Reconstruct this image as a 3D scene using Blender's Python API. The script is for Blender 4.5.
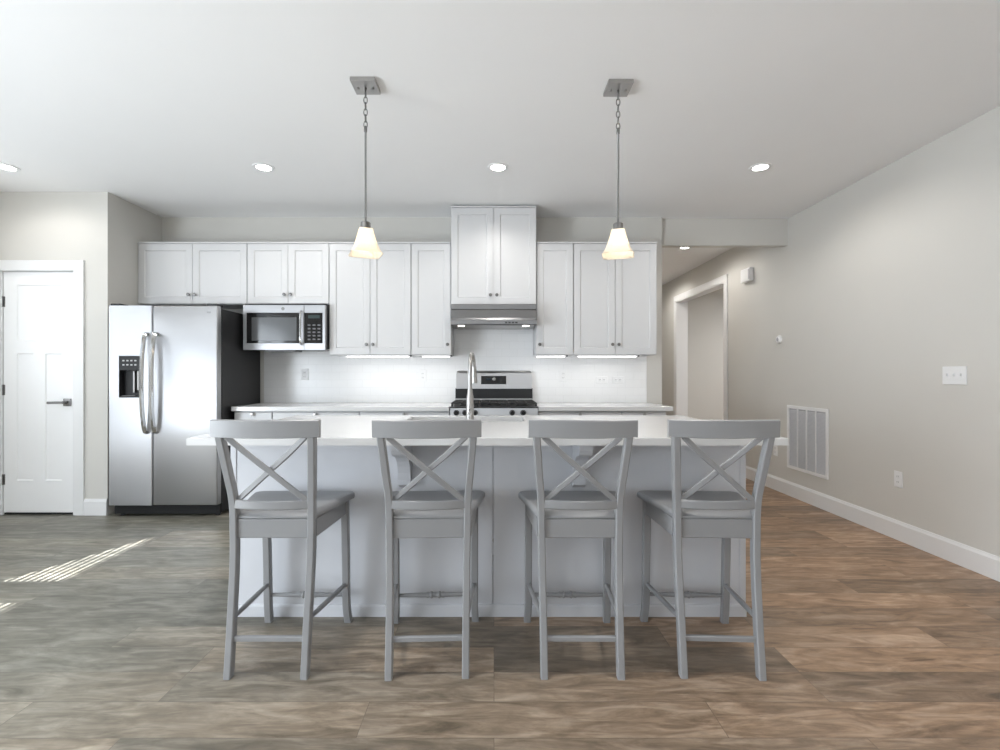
import bpy, bmesh, math, random
from mathutils import Vector, Matrix
random.seed(7)
for o in list(bpy.data.objects): bpy.data.objects.remove(o)
SC = bpy.context.scene
COL = SC.collection
PI = math.pi
R = math.radians

# ------------------------------------------------------------------ camera, world, sun, window light
CAMZ = 1.187
cam = bpy.data.cameras.new('camera'); co = bpy.data.objects.new('camera', cam); COL.objects.link(co)
co.location = (0, 0, CAMZ); co.rotation_euler = (R(90), 0, 0)
cam.sensor_width = 36; cam.lens = 490/1000*36; cam.shift_x = 0.006; cam.shift_y = 0.0
cam.clip_start = 0.05
SC.camera = co
w = bpy.data.worlds.new('world'); SC.world = w; w.use_nodes = True
w.node_tree.nodes['Background'].inputs[0].default_value = (0.80, 0.90, 1.0, 1)
w.node_tree.nodes['Background'].inputs[1].default_value = 1.0
SC.view_settings.view_transform = 'Standard'; SC.view_settings.look = 'None'
SC.view_settings.exposure = 0.50; SC.view_settings.gamma = 1.0; SC.view_settings.use_curve_mapping = False

def lamp(name, kind, energy, color, loc, rot=(0, 0, 0), size=None, size_y=None, parent=None, **kw):
    l = bpy.data.lights.new(name, kind); l.energy = energy; l.color = color
    if kind == 'AREA':
        if size_y: l.shape = 'RECTANGLE'; l.size = size; l.size_y = size_y
        else: l.shape = 'DISK'; l.size = size
    elif kind in ('POINT', 'SPOT') and size: l.shadow_soft_size = size
    for k, v in kw.items(): setattr(l, k, v)
    o = bpy.data.objects.new(name, l); COL.objects.link(o); o.location = loc; o.rotation_euler = rot
    if parent: o.parent = parent
    return o

SUN_TAN = 1.19
sd = Vector((1, 0, -SUN_TAN)).normalized()
sun = lamp('sun', 'SUN', 17.0, (.97, .98, 1), (-9, 3, 9), sd.to_track_quat('-Z', 'Y').to_euler()); sun.data.angle = R(.15)
XL, XR, YB, YR, H = -4.35, 2.916, 4.828, -4.4, 2.74
# daylight through the glass doors and windows on the left and behind
lamp('daylight_left_doors', 'AREA', 100, (.84, .92, 1), (XL+.03, -.5, 1.45), (0, R(-120), 0), 1.7, 2.7)
lamp('daylight_left_doors_low', 'AREA', 70, (.84, .92, 1), (XL+.03, .2, .6), (0, R(-90), 0), .9, 1.6)
lamp('daylight_left_window', 'AREA', 9, (.86, .93, 1), (XL-.05, 3.2, 1.6), (0, R(-90), 0), 1.2, .8)
lamp('daylight_rear_left', 'AREA', 8, (.9, .95, 1), (-2.6, YR+.03, 1.45), (R(90), 0, 0), 1.7, 1.6)
lamp('daylight_rear_right', 'AREA', 6, (.95, .97, 1), (1.0, YR+.03, 1.45), (R(90), 0, 0), 1.7, 1.6)

# ------------------------------------------------------------------ materials
MATS = {}
def pm(name, c, rough=.5, metal=0., var=.03, scale=12, bump=0., emis=None, es=0., spec=.5, coat=0., stretch=None, trans=0., ior=None, rvar=0.):
    m = bpy.data.materials.new(name); m.use_nodes = True; nt = m.node_tree; b = nt.nodes['Principled BSDF']
    tc = nt.nodes.new('ShaderNodeTexCoord'); nz = nt.nodes.new('ShaderNodeTexNoise')
    nz.inputs['Scale'].default_value = scale; nz.inputs['Detail'].default_value = 3
    src = tc.outputs['Object']
    if stretch:
        mp = nt.nodes.new('ShaderNodeMapping'); mp.inputs['Scale'].default_value = stretch
        nt.links.new(src, mp.inputs['Vector']); src = mp.outputs['Vector']
    nt.links.new(src, nz.inputs['Vector'])
    cr = nt.nodes.new('ShaderNodeMix'); cr.data_type = 'RGBA'
    cr.inputs['A'].default_value = (*[max(0, x*(1-var)) for x in c], 1); cr.inputs['B'].default_value = (*[min(1, x*(1+var)) for x in c], 1)
    nt.links.new(nz.outputs['Fac'], cr.inputs['Factor']); nt.links.new(cr.outputs['Result'], b.inputs['Base Color'])
    b.inputs['Roughness'].default_value = rough; b.inputs['Metallic'].default_value = metal
    b.inputs['Specular IOR Level'].default_value = spec; b.inputs['Coat Weight'].default_value = coat
    if trans: b.inputs['Transmission Weight'].default_value = trans
    if ior: b.inputs['IOR'].default_value = ior
    if rvar:
        mr = nt.nodes.new('ShaderNodeMapRange'); mr.inputs['To Min'].default_value = rough-rvar; mr.inputs['To Max'].default_value = rough+rvar
        nt.links.new(nz.outputs['Fac'], mr.inputs['Value']); nt.links.new(mr.outputs['Result'], b.inputs['Roughness'])
    if bump:
        bp = nt.nodes.new('ShaderNodeBump'); bp.inputs['Strength'].default_value = bump; bp.inputs['Distance'].default_value = .002
        nt.links.new(nz.outputs['Fac'], bp.inputs['Height']); nt.links.new(bp.outputs['Normal'], b.inputs['Normal'])
    if emis: b.inputs['Emission Color'].default_value = (*emis, 1); b.inputs['Emission Strength'].default_value = es
    MATS[name] = m; return m

M_wall = pm('greige_paint', (.645, .628, .59), .85, var=.015, scale=3, bump=.03)
M_ceil = pm('ceiling_paint', (.88, .88, .88), .9, var=.01, scale=3)
M_trim = pm('trim_paint', (.80, .80, .80), .4, var=.01)
M_door = pm('door_paint', (.90, .90, .90), .4, var=.01)
M_cab = pm('cabinet_paint', (.65, .65, .655), .35, var=.01)
M_isl = pm('island_paint', (.60, .61, .64), .4, var=.01)
M_quartz = pm('white_quartz', (.66, .66, .66), .18, var=.02, scale=6)
M_stool = pm('grey_paint', (.262, .264, .27), .38, var=.03, scale=8)
M_nickel = pm('brushed_nickel', (.42, .41, .40), .35, 1., var=.06, scale=60)
M_nickel_d = pm('dark_nickel', (.22, .215, .21), .35, 1., var=.06, scale=60)
M_steel = pm('stainless_steel', (.47, .47, .48), .36, 1., var=.04, scale=6, stretch=(1, 1, 60), rvar=.04)
M_hood = pm('hood_steel', (.30, .30, .305), .3, 1., var=.04)
M_chrome = pm('chrome', (.62, .62, .62), .12, 1., var=.02)
M_blackg = pm('black_glass', (.012, .012, .013), .06, var=.1)
M_black = pm('black_enamel', (.015, .015, .016), .3, var=.1)
M_castiron = pm('cast_iron', (.02, .02, .02), .6, var=.2, scale=40)
M_case = pm('dark_fridge_case', (.014, .014, .015), .45, var=.15, scale=30)
M_plate = pm('white_plastic', (.82, .82, .82), .35, var=.01)
M_slot = pm('dark_slot', (.03, .03, .03), .6, var=.1)
M_ventin = pm('vent_grey', (.48, .48, .50), .6, var=.05)
M_lens = pm('lit_lens', (.9, .9, .9), .5, emis=(1, .97, .92), es=14)
M_bar = pm('lit_led_bar', (.9, .9, .9), .5, emis=(1, .985, .96), es=2.2)
M_lensdim = pm('small_lit_lens', (.9, .9, .9), .5, emis=(1, .95, .88), es=2.5)
M_bulb = pm('lit_bulb', (.9, .9, .9), .5, emis=(1, .88, .70), es=4)
M_out = pm('blocker_grey', (.25, .24, .22), .8)
M_gap_black = pm('dark_gap', (.02, .02, .02), .9)

def aniso(m, amt, rot=0.):
    nt = m.node_tree; b = nt.nodes['Principled BSDF']; tg = nt.nodes.new('ShaderNodeTangent'); tg.direction_type = 'RADIAL'; tg.axis = 'Z'
    b.inputs['Anisotropic'].default_value = amt; b.inputs['Anisotropic Rotation'].default_value = rot; nt.links.new(tg.outputs[0], b.inputs['Tangent'])
aniso(M_steel, .85, .0)
def glass_shade():
    m = bpy.data.materials.new('alabaster_glass'); m.use_nodes = True; nt = m.node_tree; nt.nodes.clear()
    out = nt.nodes.new('ShaderNodeOutputMaterial'); tr = nt.nodes.new('ShaderNodeBsdfTranslucent'); df = nt.nodes.new('ShaderNodeBsdfPrincipled')
    nz = nt.nodes.new('ShaderNodeTexNoise'); nz.inputs['Scale'].default_value = 22; nz.inputs['Detail'].default_value = 4
    cr = nt.nodes.new('ShaderNodeMix'); cr.data_type = 'RGBA'; cr.inputs['A'].default_value = (.90, .80, .66, 1); cr.inputs['B'].default_value = (.95, .92, .86, 1)
    nt.links.new(nz.outputs['Fac'], cr.inputs['Factor'])
    nt.links.new(cr.outputs['Result'], tr.inputs['Color']); nt.links.new(cr.outputs['Result'], df.inputs['Base Color'])
    df.inputs['Roughness'].default_value = .2
    mx = nt.nodes.new('ShaderNodeMixShader'); mx.inputs['Fac'].default_value = .45
    nt.links.new(tr.outputs[0], mx.inputs[1]); nt.links.new(df.outputs[0], mx.inputs[2]); nt.links.new(mx.outputs[0], out.inputs['Surface'])
    return m
M_shade = glass_shade()

def floor_mat():
    m = bpy.data.materials.new('vinyl_planks'); m.use_nodes = True; nt = m.node_tree; b = nt.nodes['Principled BSDF']; N = nt.nodes.new; L = nt.links.new
    tc = N('ShaderNodeTexCoord')
    br = N('ShaderNodeTexBrick'); br.offset = .37; br.offset_frequency = 3
    br.inputs['Scale'].default_value = 1; br.inputs['Brick Width'].default_value = 1.22; br.inputs['Row Height'].default_value = .178
    br.inputs['Mortar Size'].default_value = .0012; br.inputs['Mortar Smooth'].default_value = .2; br.inputs['Bias'].default_value = 0
    br.inputs['Color1'].default_value = (0, 0, 0, 1); br.inputs['Color2'].default_value = (1, 1, 1, 1); br.inputs['Mortar'].default_value = (.5, .5, .5, 1)
    L(tc.outputs['Object'], br.inputs['Vector'])
    sep = N('ShaderNodeSeparateColor'); L(br.outputs['Color'], sep.inputs['Color'])      # random value per board
    # grain: noise stretched along x, shifted per board
    add = N('ShaderNodeVectorMath'); add.operation = 'MULTIPLY_ADD'; add.inputs[1].default_value = (1, 1, 1)
    mul = N('ShaderNodeVectorMath'); mul.operation = 'SCALE'; mul.inputs['Scale'].default_value = 9.0
    L(br.outputs['Color'], mul.inputs[0]); L(tc.outputs['Object'], add.inputs[0]); L(mul.outputs[0], add.inputs[2])
    def noise(sx, sy, sc, det, dist=0):
        mp = N('ShaderNodeMapping'); mp.inputs['Scale'].default_value = (sx, sy, 1); L(add.outputs[0], mp.inputs['Vector'])
        n = N('ShaderNodeTexNoise'); n.inputs['Scale'].default_value = sc; n.inputs['Detail'].default_value = det; n.inputs['Distortion'].default_value = dist
        n.inputs['Roughness'].default_value = .6
        L(mp.outputs[0], n.inputs['Vector']); return n.outputs['Fac']
    g1 = noise(1.5, 7, 2.4, 10, 1.0); g2 = noise(4, 60, 2.0, 6, .2); g3 = noise(3.2, 7, 2.6, 6, 1.2)
    # board tone
    def ramp(fac, stops):
        r = N('ShaderNodeValToRGB'); L(fac, r.inputs['Fac']); e = r.color_ramp.elements
        e[0].position, e[0].color = stops[0][0], (*stops[0][1], 1); e[1].position, e[1].color = stops[-1][0], (*stops[-1][1], 1)
        for p, c in stops[1:-1]:
            q = e.new(p); q.color = (*c, 1)
        return r.outputs['Color']
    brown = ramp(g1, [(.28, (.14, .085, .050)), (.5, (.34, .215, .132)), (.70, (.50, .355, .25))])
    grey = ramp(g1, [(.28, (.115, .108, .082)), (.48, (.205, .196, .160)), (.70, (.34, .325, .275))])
    # mix shifts from grey at the left to brown at the right, offset per board
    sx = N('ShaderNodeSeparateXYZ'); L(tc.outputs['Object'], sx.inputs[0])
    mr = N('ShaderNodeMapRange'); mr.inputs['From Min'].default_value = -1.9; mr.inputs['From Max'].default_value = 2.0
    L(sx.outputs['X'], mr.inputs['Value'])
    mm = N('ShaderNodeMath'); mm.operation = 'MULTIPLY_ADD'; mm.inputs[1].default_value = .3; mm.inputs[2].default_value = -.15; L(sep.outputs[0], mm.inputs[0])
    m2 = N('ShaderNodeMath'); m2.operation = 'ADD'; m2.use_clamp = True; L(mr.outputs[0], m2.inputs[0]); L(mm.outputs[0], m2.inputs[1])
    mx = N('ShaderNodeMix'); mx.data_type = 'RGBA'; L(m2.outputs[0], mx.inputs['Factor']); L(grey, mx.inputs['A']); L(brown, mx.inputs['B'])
    # per board brightness and fine grain
    def mulc(a, fac, lo, hi):
        r = N('ShaderNodeMapRange'); r.inputs['To Min'].default_value = lo; r.inputs['To Max'].default_value = hi; L(fac, r.inputs['Value'])
        q = N('ShaderNodeVectorMath'); q.operation = 'SCALE'; L(a, q.inputs[0]); L(r.outputs[0], q.inputs['Scale']); return q.outputs[0]
    c = mulc(mx.outputs['Result'], sep.outputs[0], .72, 1.28); c = mulc(c, g2, .64, 1.16); c = mulc(c, g3, .58, 1.32)
    jm = N('ShaderNodeMix'); jm.data_type = 'RGBA'; jm.inputs['B'].default_value = (.05, .042, .035, 1); L(c, jm.inputs['A'])
    jf = N('ShaderNodeMath'); jf.operation = 'MULTIPLY'; jf.inputs[1].default_value = .55; L(br.outputs['Fac'], jf.inputs[0]); L(jf.outputs[0], jm.inputs['Factor'])
    L(jm.outputs['Result'], b.inputs['Base Color'])
    rr = N('ShaderNodeMapRange'); rr.inputs['To Min'].default_value = .30; rr.inputs['To Max'].default_value = .5; L(g2, rr.inputs['Value']); L(rr.outputs[0], b.inputs['Roughness'])
    bp = N('ShaderNodeBump'); bp.inputs['Strength'].default_value = .12; bp.inputs['Distance'].default_value = .002; L(g2, bp.inputs['Height']); L(bp.outputs[0], b.inputs['Normal'])
    return m
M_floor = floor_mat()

def tile_mat():
    m = bpy.data.materials.new('subway_tile'); m.use_nodes = True; nt = m.node_tree; b = nt.nodes['Principled BSDF']; N = nt.nodes.new; L = nt.links.new
    tc = N('ShaderNodeTexCoord'); mp = N('ShaderNodeMapping'); mp.inputs['Rotation'].default_value = (R(-90), 0, 0); L(tc.outputs['Object'], mp.inputs[0])
    br = N('ShaderNodeTexBrick'); br.inputs['Scale'].default_value = 1; br.inputs['Brick Width'].default_value = .152; br.inputs['Row Height'].default_value = .076
    br.inputs['Mortar Size'].default_value = .0016; br.inputs['Mortar Smooth'].default_value = .3
    br.inputs['Color1'].default_value = (.84, .84, .84, 1); br.inputs['Color2'].default_value = (.86, .86, .86, 1); br.inputs['Mortar'].default_value = (.78, .78, .78, 1)
    L(mp.outputs[0], br.inputs['Vector']); L(br.outputs['Color'], b.inputs['Base Color']); b.inputs['Roughness'].default_value = .18
    bp = N('ShaderNodeBump'); bp.invert = True; bp.inputs['Strength'].default_value = .3; bp.inputs['Distance'].default_value = .001; L(br.outputs['Fac'], bp.inputs['Height']); L(bp.outputs[0], b.inputs['Normal'])
    return m
M_tile = tile_mat()

# ------------------------------------------------------------------ mesh helpers
def BM(): return bmesh.new()
def box(bm, x0, x1, y0, y1, z0, z1, bev=0., seg=2):
    r = bmesh.ops.create_cube(bm, size=1); vs = r['verts']
    for v in vs:
        v.co = Vector(((x0+x1)/2+v.co.x*(x1-x0), (y0+y1)/2+v.co.y*(y1-y0), (z0+z1)/2+v.co.z*(z1-z0)))
    if bev:
        es = list({e for v in vs for e in v.link_edges})
        bmesh.ops.bevel(bm, geom=es, offset=bev, segments=seg, affect='EDGES', profile=.5)
    return bm
def prism(bm, pts, axis, a0, a1):
    """polygon pts extruded along axis ('x': pts are (y,z); 'y': (x,z); 'z': (x,y))"""
    def P(p, a): return {'x': (a, p[0], p[1]), 'y': (p[0], a, p[1]), 'z': (p[0], p[1], a)}[axis]
    A = [bm.verts.new(P(p, a0)) for p in pts]; B = [bm.verts.new(P(p, a1)) for p in pts]; n = len(pts)
    fs = [bm.faces.new(A), bm.faces.new(B[::-1])]
    for i in range(n): fs.append(bm.faces.new((A[i], B[i], B[(i+1) % n], A[(i+1) % n])))
    bmesh.ops.recalc_face_normals(bm, faces=fs)
    return fs
def loft(bm, rings, closed=True):
    V = [[bm.verts.new(p) for p in r] for r in rings]; n = len(V[0]); fs = []
    for a, b in zip(V, V[1:]):
        for i in range(n if closed else n-1): fs.append(bm.faces.new((a[i], a[(i+1) % n], b[(i+1) % n], b[i])))
    if closed: fs.append(bm.faces.new(V[0][::-1])); fs.append(bm.faces.new(V[-1]))
    bmesh.ops.recalc_face_normals(bm, faces=fs)
    return fs
def catmull(pts, n=5):
    P = [Vector(p) for p in pts]; P = [2*P[0]-P[1]] + P + [2*P[-1]-P[-2]]; out = []
    for i in range(1, len(P)-2):
        for k in range(n):
            t = k/n
            out.append(.5*((2*P[i]) + (-P[i-1]+P[i+1])*t + (2*P[i-1]-5*P[i]+4*P[i+1]-P[i+2])*t*t + (-P[i-1]+3*P[i]-3*P[i+1]+P[i+2])*t**3))
    out.append(P[-2]); return out
def post(bm, pts, wx, wy, c=.004, n=5):
    """upright of chamfered rectangular section following pts (section kept level)"""
    rings = []
    for p in catmull(pts, n):
        a, b = wx/2, wy/2
        rings.append([p+Vector(q) for q in ((a-c, -b, 0), (a, -b+c, 0), (a, b-c, 0), (a-c, b, 0), (-a+c, b, 0), (-a, b-c, 0), (-a, -b+c, 0), (-a+c, -b, 0))])
    loft(bm, rings)
def sweep(bm, pts, w, h, up=(0, 0, 1), c=.003, n=5, smooth=True):
    """chamfered bar of width w (sideways) and height h along the path"""
    P = catmull(pts, n) if smooth else [Vector(p) for p in pts]; rings = []; up = Vector(up)
    for i, p in enumerate(P):
        t = (P[min(i+1, len(P)-1)]-P[max(i-1, 0)]).normalized(); s = t.cross(up).normalized(); u = s.cross(t).normalized(); a, b = w/2, h/2
        rings.append([p+s*q[0]+u*q[1] for q in ((a-c, -b), (a, -b+c), (a, b-c), (a-c, b), (-a+c, b), (-a, b-c), (-a, -b+c), (-a+c, -b))])
    loft(bm, rings)
def tube(bm, pts, rad, seg=12, n=5, smooth=True, closed=False):
    P = catmull(pts, n) if smooth else [Vector(p) for p in pts]
    rads = rad if callable(rad) else (lambda t: rad); rings = []; prev = None
    for i, p in enumerate(P):
        t = (P[min(i+1, len(P)-1)]-P[max(i-1, 0)]).normalized()
        if prev is None: s = t.orthogonal().normalized()
        else: s = (prev-t*prev.dot(t)).normalized()
        prev = s; u = t.cross(s); r = rads(i/(len(P)-1))
        rings.append([p+(s*math.cos(a)+u*math.sin(a))*r for a in [2*PI*k/seg for k in range(seg)]])
    loft(bm, rings)
def lathe(bm, prof, origin=(0, 0, 0), axis='z', seg=24):
    """prof: list of (r, h)"""
    o = Vector(origin); rings = []
    for r, h in prof:
        ring = []
        for k in range(seg):
            a = 2*PI*k/seg; x, y = max(r, 1e-4)*math.cos(a), max(r, 1e-4)*math.sin(a)
            ring.append(o+Vector({'z': (x, y, h), 'y': (x, h, y), 'x': (h, x, y)}[axis]))
        rings.append(ring)
    loft(bm, rings)
def torus_link(bm, c, rx, rz, r, rot):
    c = Vector(c); seg = 16; ms = 6; V = []
    for i in range(seg):
        a = 2*PI*i/seg; ctr = Vector((rx*math.cos(a), 0, rz*math.sin(a))); nrm = Vector((math.cos(a), 0, math.sin(a)))
        V.append([bm.verts.new(c+Matrix.Rotation(rot, 3, 'Z') @ (ctr+(nrm*math.cos(b)+Vector((0, 1, 0))*math.sin(b))*r)) for b in [2*PI*k/ms for k in range(ms)]])
    fs = []
    for i in range(seg):
        for k in range(ms): fs.append(bm.faces.new((V[i][k], V[(i+1) % seg][k], V[(i+1) % seg][(k+1) % ms], V[i][(k+1) % ms])))
    bmesh.ops.recalc_face_normals(bm, faces=fs)

def obj(name, bm, mat, parent=None, smooth=False, loc=None):
    me = bpy.data.meshes.new(name); bm.to_mesh(me); bm.free()
    o = bpy.data.objects.new(name, me); COL.objects.link(o); me.materials.append(mat)
    if smooth:
        for p in me.polygons: p.use_smooth = True
        me.set_sharp_from_angle(angle=R(38))
    if parent: o.parent = parent
    if loc: o.location = loc
    return o
def thing(name, label, cat, loc=(0, 0, 0), rotz=0, group=None):
    o = bpy.data.objects.new(name, None); o.empty_display_size = .05; COL.objects.link(o)
    o.location = loc; o.rotation_euler = (0, 0, rotz); o['label'] = label; o['category'] = cat
    if group: o['group'] = group
    return o
def tag(o, label, cat, group=None):
    o['label'] = label; o['category'] = cat
    if group: o['group'] = group
    return o
def struct(name, bm, mat, parent=None):
    o = obj(name, bm, mat, parent)
    if not parent: o['kind'] = 'structure'
    return o
def dup(root, loc=None, rotz=None, label=None, group=None):
    def cp(o, par):
        c = o.copy(); COL.objects.link(c); c.parent = par
        for ch in list(o.children): cp(ch, c)
        return c
    r = cp(root, None)
    if loc is not None: r.location = loc
    if rotz is not None: r.rotation_euler = (0, 0, rotz)
    if label: r['label'] = label
    if group: r['group'] = group
    return r

# ------------------------------------------------------------------ room shell
T = .12
YP = 4.152                       # pantry wall plane
XA = -3.274                      # alcove side
XE = 1.655                       # right end of the kitchen wall
YH = 9.2                         # end of the hallway
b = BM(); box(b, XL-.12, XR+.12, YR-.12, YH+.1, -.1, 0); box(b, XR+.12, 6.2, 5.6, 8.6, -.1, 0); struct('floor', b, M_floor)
b = BM(); box(b, XL-.12, XR+.12, YR-.12, YH+.1, H, H+.1); box(b, XR+.12, 6.2, 5.6, 8.6, H, H+.1); struct('ceiling', b, M_ceil)
b = BM(); box(b, XA, XE, YB, YB+T, 0, H); struct('wall_back', b, M_wall)
# pantry wall with the door hole
DX0, DX1, DZ = -4.172, -3.558, 2.068
b = BM(); box(b, XL, DX0, YP, YP+T, 0, H); box(b, DX1, XA-T, YP, YP+T, 0, H); box(b, DX0, DX1, YP, YP+T, DZ, H)
box(b, XA-T, XA, YP, YB+T, 0, H); struct('wall_pantry', b, M_wall)
b = BM(); box(b, XL, XA-T, YB, YB+T, 0, H); struct('wall_pantry_rear', b, M_wall)
# left wall with glass door hole (behind the camera's left) and two blinded windows
def wall_holes_x(b, x0, x1, ya, yb, holes):
    y = ya
    for (h0, h1, z0, z1) in sorted(holes):
        box(b, x0, x1, y, h0, 0, H)
        if z0 > 0: box(b, x0, x1, h0, h1, 0, z0)
        box(b, x0, x1, h0, h1, z1, H); y = h1
    box(b, x0, x1, y, yb, 0, H)
def wall_holes_y(b, y0, y1, xa, xb, holes):
    x = xa
    for (h0, h1, z0, z1) in sorted(holes):
        box(b, x, h0, y0, y1, 0, H)
        if z0 > 0: box(b, h0, h1, y0, y1, 0, z0)
        box(b, h0, h1, y0, y1, z1, H); x = h1
    box(b, x, xb, y0, y1, 0, H)
WIN = [(1.75, 2.57, .9, 2.42), (2.80, 3.62, .9, 2.42)]
b = BM(); wall_holes_x(b, XL-T, XL, YR-T, YB+T, [(-1.9, 1.65, 0.05, 2.42)]+WIN); struct('wall_left', b, M_wall)
b = BM(); wall_holes_y(b, YR-T, YR, XL, XR, [(-3.45, -1.75, .65, 2.25), (.15, 1.85, .65, 2.25)]); struct('wall_rear', b, M_wall)
OP0, OP1, OZ = 6.19, 7.82, 2.36
b = BM(); wall_holes_x(b, XR, XR+T, YR-T, YH, [(OP0, OP1, 0, OZ)]); struct('wall_right', b, M_wall)
b = BM(); box(b, XE-.12, XE-.001, YB+T, YH, 0, H); struct('wall_hall_left', b, M_wall)
b = BM(); box(b, XE, XR, YH, YH+.1, 0, H); struct('wall_hall_end', b, M_wall)
b = BM(); box(b, XE, XR, YB+.04, YB+T, 2.474, H); struct('wall_header', b, M_wall)
# side room seen through the cased opening
b = BM(); box(b, XR+T, 6.2, 7.98, 8.1, 0, H); box(b, 6.1, 6.2, 5.6, 8.0, 0, H); box(b, XR+T, 6.2, 5.5, 5.6, 0, H); struct('wall_side_room', b, M_wall)

# window glass, frames, blinds
def window(n, axis, p, a0, a1, z0, z1, panes=2):
    b = BM(); f = .05
    def bb(b, u0, u1, v0, v1, d0, d1):
        if axis == 'x': box(b, p+d0, p+d1, u0, u1, v0, v1, .003, 1)
        else: box(b, u0, u1, p+d0, p+d1, v0, v1, .003, 1)
    bb(b, a0, a0+f, z0, z1, -.09, -.03); bb(b, a1-f, a1, z0, z1, -.09, -.03); bb(b, a0+f, a1-f, z0, z0+f, -.09, -.03); bb(b, a0+f, a1-f, z1-f, z1, -.09, -.03)
    for k in range(1, panes):
        m = a0+(a1-a0)*k/panes; bb(b, m-f/2, m+f/2, z0+f, z1-f, -.09, -.03)
    return struct('window_%d' % n, b, M_trim)
for i, (a0, a1, z0, z1) in enumerate(WIN):
    b = BM(); f = .018
    box(b, XL-.1, XL-.06, a0, a0+f, z0, z1); box(b, XL-.1, XL-.06, a1-f, a1, z0, z1); box(b, XL-.1, XL-.06, a0+f, a1-f, z0, z0+f)
    struct('window_%d' % (i+1), b, M_trim)
    s = BM(); z = 2.275-.045; box(s, XL-.045, XL-.005, a0+.005, a1-.005, 2.275, z1-.002)
    while z > z0+.03:
        box(s, XL-.035, XL-.013, a0+.01, a1-.01, z-.001, z+.001); z -= .05
    box(s, XL-.045, XL-.005, a0+.01, a1-.01, z0+.005, z0+.025)
    struct('window_blind', s, M_plate)
window(3, 'x', XL, -1.9, 1.65, .05, 2.42, 3)
window(4, 'y', YR, -3.45, -1.75, .65, 2.25, 2); window(5, 'y', YR, .15, 1.85, .65, 2.25, 2)
# unseen sloped blocker added outside to cut the sun patch on a slant
b = BM()
def zl(y, x=-6.0): return 1.80+(y-2.8)*.513+(XL-x)*SUN_TAN
prism(b, [(-1.0, 0), (-1.0, zl(-1.0)), (4.0, zl(4.0)), (9, zl(4.0)-2.4), (9, 0)], 'x', -6.3, -6.0)
struct('sun_blocker', b, M_out)

# baseboards, casings
def baseboard(name, axis, p, a0, a1, d):
    b = BM(); h = .138; prof = [(0, 0), (d*.015, 0), (d*.015, h-.022), (d*.009, h-.008), (d*.007, h), (0, h)]
    prism(b, [(p+q[0], q[1]) for q in prof], 'y' if axis == 'x' else 'x', a0, a1); return struct(name, b, M_trim)
baseboard('baseboard_right', 'x', XR, YR, OP0-.0875, -1)
baseboard('baseboard_hall', 'x', XR, OP1+.0875, YH, -1)
baseboard('baseboard_pantry', 'y', YP, -3.466, XA, -1)
baseboard('baseboard_left', 'x', XL, 1.65, YP, 1)
baseboard('baseboard_hall_end', 'y', YH, XE, XR, -1)
def casing(name, b, w=.0875, t=.018): return struct(name, b, M_trim)
b = BM(); w_ = .088
box(b, DX1+.004, DX1+.004+w_, YP-.018, YP, 0, DZ+.002, .004); box(b, DX0-.004-w_, DX0-.004, YP-.018, YP, 0, DZ+.002, .004)
box(b, DX0-.004-w_, DX1+.004+w_, YP-.018, YP, DZ+.002, DZ+.002+w_, .004)
box(b, DX1-.002, DX1+.012, YP-.002, YP+T, 0, DZ); box(b, DX0-.012, DX0+.002, YP-.002, YP+T, 0, DZ); box(b, DX0, DX1, YP-.002, YP+T, DZ-.002, DZ+.012)
casing('trim_1', b)
b = BM()
box(b, XR-.018, XR, OP0-w_, OP0, 0, OZ, .004); box(b, XR-.018, XR, OP1, OP1+w_, 0, OZ, .004); box(b, XR-.018, XR, OP0-w_, OP1+w_, OZ, OZ+w_, .004)
box(b, XR-.01, XR+T+.05, OP1-.015, OP1+.001, 0, OZ); box(b, XR-.01, XR+T+.01, OP0-.001, OP0+.015, 0, OZ); box(b, XR-.01, XR+T+.01, OP0, OP1, OZ-.015, OZ+.001)
casing('trim_2', b)

# pantry door
def recessed_slab(b, x0, x1, y0, y1, z0, z1, panels, d=.008, bev=.004):
    """door slab whose front face (y0) carries recessed panels (px0,px1,pz0,pz1)"""
    xs = sorted({x0, x1, *[p[0] for p in panels], *[p[1] for p in panels]}); zs = sorted({z0, z1, *[p[2] for p in panels], *[p[3] for p in panels]})
    def inp(xc, zc): return any(p[0] < xc < p[1] and p[2] < zc < p[3] for p in panels)
    box(b, x0, x1, y0+d, y1, z0, z1)
    # frame members: rows of cells merged horizontally
    for i in range(len(zs)-1):
        zc = (zs[i]+zs[i+1])/2; run = None
        for k in range(len(xs)-1):
            solid = not inp((xs[k]+xs[k+1])/2, zc)
            if solid and run is None: run = xs[k]
            if run is not None and (not solid or k == len(xs)-2):
                e = xs[k+1] if solid else xs[k]
                box(b, run, e, y0, y0+d+.001, zs[i], zs[i+1]); run = None
    # sloped sticking around each panel
    for (a0, a1, c0, c1) in panels:
        s = d*.9
        for pts in ([(a0, y0), (a0+s, y0+d), (a0, y0+d)], [(a1, y0), (a1, y0+d), (a1-s, y0+d)]):
            prism(b, pts, 'z', c0, c1)
        for pts in ([(y0, c0), (y0+d, c0), (y0+d, c0+s)], [(y0, c1), (y0+d, c1-s), (y0+d, c1)]):
            prism(b, pts, 'x', a0, a1)
b = BM(); dy = YP+.012
recessed_slab(b, DX0+.006, DX1-.006, dy, dy+.035, .02, DZ-.006,
    [(DX0+.115, DX1-.115, 1.475, 1.955), (DX0+.115, (DX0+DX1)/2-.05, .29, 1.37), ((DX0+DX1)/2+.05, DX1-.115, .29, 1.37)], d=.009)
door = struct('door_1', b, M_door)
b = BM(); hx, hz = -3.622, .955
box(b, hx-.032, hx+.032, dy-.010, dy, hz-.032, hz+.032, .003); lathe(b, [(.012, -.05), (.012, -.005)], (hx, dy, hz), 'y', 16)
sweep(b, [(hx+.012, dy-.052, hz), (hx-.05, dy-.052, hz), (hx-.13, dy-.050, hz-.002)], .012, .020, smooth=False)
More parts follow.
